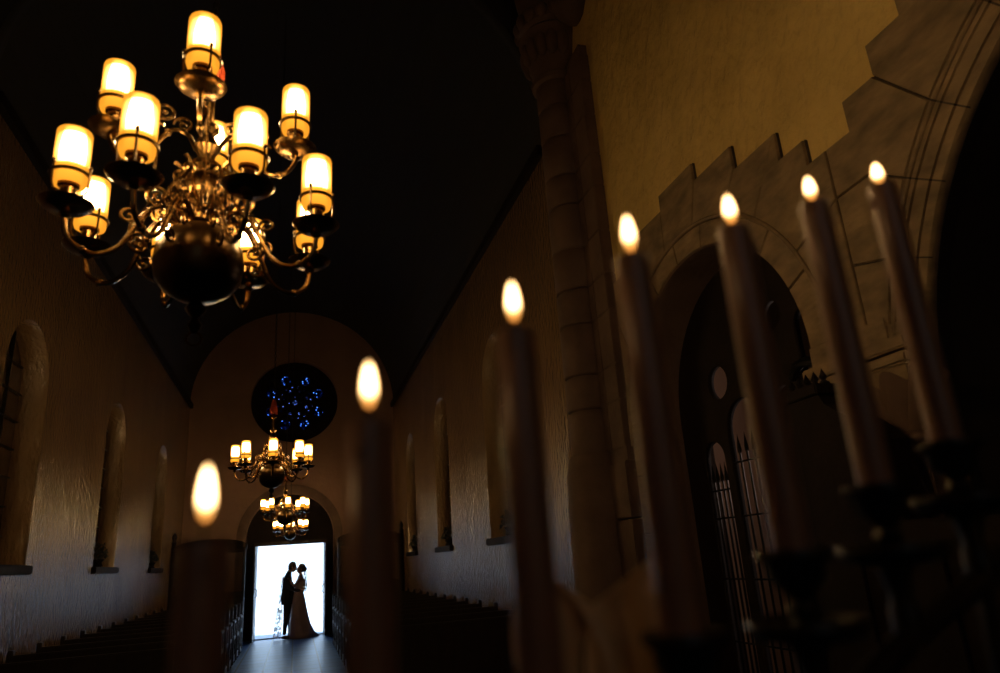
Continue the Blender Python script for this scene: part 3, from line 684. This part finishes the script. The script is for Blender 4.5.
ribbon([(0,0,0),(-.02,.045,.05),(-.022,.062,.09),(-.010,.068,.118),(.012,.060,.115),(.028,.046,.08),(.022,.02,.03),(0,0,0)], ((.044,.0,-.03),(.044,.01,-.03)), 'left_loop')
ribbon([(0,0,0),(-.02,-.01,-.04),(-.03,.0,-.10),(-.02,.01,-.16)], ((.03,0,.01),(.035,.01,0)), 'tail')
ribbon([(0,0,0),(.025,-.01,-.035),(.03,0,-.09),(.045,.01,-.14)], ((.03,0,.01),(.035,.01,0)), 'tail')
b = bmesh.new(); ellipsoid(b, (0,0,0), (.018,.014,.016), 12, 8); link_mesh('knot', b, m_satin, bow, 'full')

# ------------------------------------------------------------------ bride and groom in the doorway
def skin(name, chains, m, parent, sub=2):
    """chains: lists of (x,y,z,r); points repeated in chains share a vertex"""
    me = bpy.data.meshes.new(name); verts, rad, edges, idx = [], [], [], {}
    for ch in chains:
        last = None
        for p in ch:
            k = tuple(round(q, 4) for q in p[:3])
            if k not in idx: idx[k] = len(verts); verts.append(p[:3]); rad.append(p[3])
            if last is not None: edges.append((last, idx[k]))
            last = idx[k]
    me.from_pydata(verts, edges, []); o = bpy.data.objects.new(name, me); col.objects.link(o)
    md = o.modifiers.new('skin', 'SKIN'); md.use_smooth_shade = True
    for i, v in enumerate(me.skin_vertices[0].data):
        r = rad[i]; v.radius = r if isinstance(r, tuple) else (r, r); v.use_root = (i == 0)
    s = o.modifiers.new('sub', 'SUBSURF'); s.levels = s.render_levels = sub
    dg = bpy.context.evaluated_depsgraph_get(); dg.update(); nm = bpy.data.meshes.new_from_object(o.evaluated_get(dg))
    for p in nm.polygons: p.use_smooth = True
    nm.materials.clear(); nm.materials.append(m)
    bpy.data.objects.remove(o); o = bpy.data.objects.new(name, nm); col.objects.link(o); o.parent = parent
    return o
def hand(bm, c, d, s=1):
    """simple five-fingered hand: palm plus fingers curled in direction d"""
    d = Vector(d).normalized(); c = Vector(c); side = d.cross(Vector((0,1,0))).normalized(); nrm = d.cross(side)
    tube(bm, [c, c+d*.04, c+d*.085], [.022,.036,.032], 8)
    for i in range(4):
        o = side*(-.027+.018*i); L = (.062,.07,.066,.05)[i]
        tube(bm, [c+d*.075+o, c+d*(.085+L*.5)+o*1.1, c+d*(.085+L)+o*1.1+nrm*.02], [.009,.0085,.006], 6)
    tube(bm, [c+d*.02-side*.02, c+d*.055-side*.045, c+d*.09-side*.05], [.010,.009,.007], 6)
YP = 19.02
man = empty('person', (-.16, YP, 0), label='person in a dark suit standing at left in the doorway, kissing and holding the bride', cat='person')
sx_ = lambda u, v: aty(u, v, YP).x+.16
# torso, neck and head (skin): suit over it
def mk_head(par, c, sgn, tilt, hair_long):
    b = bmesh.new(); ellipsoid(b, (0,0,0), (.092,.074,.118), 20, 14)
    for v in b.verts:
        if v.co.z < -.03: v.co.x = v.co.x*(1-.25*(-v.co.z-.03)/.09)+sgn*.018; v.co.y *= 1-.3*(-v.co.z-.03)/.09
    tube(b, [(sgn*.082,0,.015),(sgn*.112,0,-.018),(sgn*.088,0,-.03)], [.008,.014,.010], 8)      # nose
    tube(b, [(sgn*.084,-.02,-.052),(sgn*.095,0,-.052),(sgn*.084,.02,-.052)], [.006,.009,.006], 6) # lips
    for s in (-1, 1):
        ellipsoid(b, (sgn*.076, s*.03, .008), (.012,.014,.009), 8, 6); ellipsoid(b, (-sgn*.005, s*.074, -.005), (.022,.010,.032), 8, 6)
    mt = Matrix.Translation(c) @ Matrix.Rotation(tilt, 4, 'Y'); bmesh.ops.transform(b, matrix=mt, verts=b.verts)
    link_mesh('head', b, m_skin, par, 'full')
    b = bmesh.new(); ellipsoid(b, (-sgn*.012,0,.018), (.103,.084,.118), 20, 14)
    for v in list(b.verts):
        if v.co.x*sgn > .045 and v.co.z < .07: v.co.x = sgn*.04
        if v.co.z < -.05: v.co.x -= sgn*.02; v.co.z = -.05-(abs(v.co.z)-.05)*.4
    if hair_long: ellipsoid(b, (-sgn*.085,0,.01), (.06,.058,.062), 14, 10)
    bmesh.ops.transform(b, matrix=mt, verts=b.verts); link_mesh('hair', b, m_hair, par, 'full')
Hh = [(0.0,0,.98,(.155,.12)), (-.01,0,1.12,(.15,.115)), (-.015,0,1.30,(.175,.13)), (-.01,0,1.42,(.17,.11)), (.01,0,1.50,(.075,.07)), (.05,0,1.58,(.055,.055))]
la = [(-.01,0,1.42,(.17,.11)), (-.03,-.19,1.40,.065), (.03,-.26,1.16,.050), (.24,-.20,1.09,.040), (.30,-.15,1.09,.03)]
ra = [(-.01,0,1.42,(.17,.11)), (-.03,.19,1.40,.065), (.04,.26,1.18,.050), (.26,.18,1.20,.040), (.33,.14,1.20,.03)]
ll = [(0,0,.98,(.155,.12)), (-.01,-.09,.88,.10), (-.03,-.10,.50,.068), (-.06,-.10,.09,.048)]
rl = [(0,0,.98,(.155,.12)), (.01,.09,.88,.10), (.06,.10,.50,.068), (.07,.10,.09,.048)]
skin('suited_body', [Hh[:5]+[Hh[5]], la, ra, ll, rl], m_cloth, man)
mk_head(man, (.105,0,1.645), 1, .16, False)
b = bmesh.new(); tube(b, [(.01,0,1.50),(.05,0,1.58)], [.062,.055], 10); link_mesh('neck', b, m_skin, man, 'full')
b = bmesh.new(); hand(b, (.29,-.155,1.09), (1,.25,.1)); link_mesh('hand', b, m_skin, man, 1)
b = bmesh.new(); hand(b, (.32,.145,1.20), (1,-.25,.1)); link_mesh('hand', b, m_skin, man, 1)
b = bmesh.new()   # jacket skirt
lathe(b, [(.150,.78),(.158,.90),(.155,1.0),(.142,1.12),(.12,1.25)], (0,0,0), 20)
for v in b.verts: v.co.y *= .85
link_mesh('jacket_hem', b, m_cloth, man, 'full')
for s, x0 in ((-1,-.06), (1,.07)):
    b = bmesh.new(); ellipsoid(b, (x0+.06, s*.10, .045), (.14,.048,.045), 14, 8)
    for v in b.verts: v.co.z = max(v.co.z, .002)
    link_mesh('shoe', b, m_hair, man, 'full')
# bride
br = empty('person', (.085, YP-.02, 0), label='person in a long full dress and veil at right in the bright doorway', cat='person')
T = [(.0,0,1.00,(.125,.11)), (.015,0,1.12,(.105,.095)), (.045,0,1.27,(.12,.105)), (.055,0,1.36,(.125,.085)), (.060,0,1.44,(.05,.05)), (.055,0,1.50,(.043,.043))]
a1 = [(.055,0,1.36,(.125,.085)), (.05,-.15,1.35,.045), (-.10,-.20,1.20,.034), (-.20,-.17,1.33,.028), (-.25,-.15,1.36,.022)]
a2 = [(.055,0,1.36,(.125,.085)), (.05,.15,1.35,.045), (-.10,.20,1.20,.034), (-.20,.18,1.35,.028), (-.26,.15,1.38,.022)]
skin('upper_body', [T, a1, a2], m_skin, br)
mk_head(br, (.060,0,1.585), -1, .14, True)
b = bmesh.new(); hand(b, (-.24,-.155,1.355), (-1,.2,.25)); link_mesh('hand', b, m_skin, br, 1)
b = bmesh.new(); hand(b, (-.25,.155,1.375), (-1,-.2,.25)); link_mesh('hand', b, m_skin, br, 1)
b = bmesh.new(); rows = []
prof = [(1.345,.045,.09,.082),(1.335,.045,.118,.10),(1.27,.045,.128,.112),(1.12,.015,.112,.102),(1.02,.0,.130,.118),(.9,.0,.165,.15),(.7,.005,.20,.19),(.5,.015,.235,.23),(.3,.03,.275,.27),(.12,.06,.34,.32),(.01,.11,.41,.36)]
for z, cx0, rx, ry in prof:
    rw = []
    for i in range(48):
        a = 2*PI*i/48; f = 1+.035*math.sin(12*a)*max(0, (1.0-z)); rw.append(b.verts.new((cx0+rx*f*math.cos(a)*(1 if math.cos(a) > 0 else .82), ry*f*math.sin(a), z)))
    rows.append(rw)
for r0, r1 in zip(rows, rows[1:]):
    for i in range(48): b.faces.new((r0[i], r0[(i+1)%48], r1[(i+1)%48], r1[i]))
b.faces.new(rows[-1]); link_mesh('wedding_dress', b, m_dress, br, 'full')
m_veil = bpy.data.materials.new('sheer veil tulle'); m_veil.use_nodes = True; nt = m_veil.node_tree; pb = nt.nodes['Principled BSDF']
pb.inputs['Base Color'].default_value = (.8,.8,.82,1); pb.inputs['Roughness'].default_value = .9
tc = nt.nodes.new('ShaderNodeTexCoord'); nn = nt.nodes.new('ShaderNodeTexNoise'); nn.inputs['Scale'].default_value = 16; nt.links.new(tc.outputs['Object'], nn.inputs['Vector'])
rr = ramp(nt, [(.40,(.12,)*3),(.60,(.75,)*3)]); nt.links.new(nn.outputs['Fac'], rr.inputs[0]); nt.links.new(rr.outputs[0], pb.inputs['Alpha'])
def veil(name, par, pts, w, m, dirv=(0,1,0)):
    b = bmesh.new(); P = smooth_pts(pts, 6); rows = []
    for i, p in enumerate(P):
        t = i/(len(P)-1); ww = w[0]+(w[1]-w[0])*t
        rows.append([b.verts.new(p+Vector(dirv)*((j/9-.5)*ww)+Vector((.014*math.sin(j*1.7+i*.2), .02*math.sin(j*2.1), 0))) for j in range(10)])
    for r0, r1 in zip(rows, rows[1:]):
        for j in range(9): b.faces.new((r0[j], r0[j+1], r1[j+1], r1[j]))
    o = link_mesh(name, b, m, par, 'full'); md = o.modifiers.new('t', 'SOLIDIFY'); md.thickness = .003; return o
veil('veil', br, [(.115,0,1.66),(.145,0,1.60),(.165,0,1.48),(.17,0,1.30),(.165,0,1.10)], (.10,.22), m_veil, (.45,.85,0))
veil('veil_train', br, [(-.36,0,1.42),(-.385,0,1.25),(-.405,0,1.0),(-.42,0,.75),(-.44,0,.5),(-.46,0,.25),(-.48,0,.03)], (.03,.27), m_veil, (.7,.7,0))

# ------------------------------------------------------------------ daylight and added fill lamps
sun = bpy.data.lights.new('sun', 'SUN'); sun.energy = 6.4; sun.angle = .01; sun.color = (.58,.78,1)
so = bpy.data.objects.new('sun', sun); col.objects.link(so); so.rotation_euler = Vector((.80,-.36,.50)).to_track_quat('Z', 'Y').to_euler()
w = bpy.data.worlds.new('world'); bpy.context.scene.world = w; w.use_nodes = True
wn = w.node_tree; bg = wn.nodes['Background']; bg.inputs[0].default_value = (.25,.5,1.0,1); bg.inputs[1].default_value = .6
sl = bpy.data.lights.new('side_chapel_fill', 'AREA'); sl.shape = 'RECTANGLE'; sl.size = .8; sl.size_y = 1.6; sl.energy = 3.0; sl.color = (1,.72,.6)  # added fill lamp that brightens the bay behind the gate, no window here
slo = bpy.data.objects.new('side_chapel_fill', sl); col.objects.link(slo); slo.location = (4.86, 4.6, 2.6); slo.rotation_euler = (-Vector((0,-1,0))).to_track_quat('Z', 'Y').to_euler()
slo.rotation_euler = Vector((1,0,0)).to_track_quat('Z', 'Y').to_euler()
# added fill lamp behind the camera lifts the darks; its window is made up
al = bpy.data.lights.new('chancel_fill', 'AREA'); al.shape = 'RECTANGLE'; al.size = 2.2; al.size_y = 3.6; al.energy = 1.2; al.color = (.9,.95,1)
ao = bpy.data.objects.new('chancel_fill', al); col.objects.link(ao); ao.location = (-.075, YN-.1, 3.9); ao.rotation_euler = (-PI/2, 0, 0)
ao.rotation_euler = Vector((0,-1,0)).to_track_quat('Z', 'Y').to_euler()
b = bmesh.new(); prism(b, arch(-.075, 1.2, 1.6, 5.0), 'y', YN-.4, YN-.36); struct(link_mesh('window_8', b, m_glassd))  # made-up window, added to go with the fill lamp
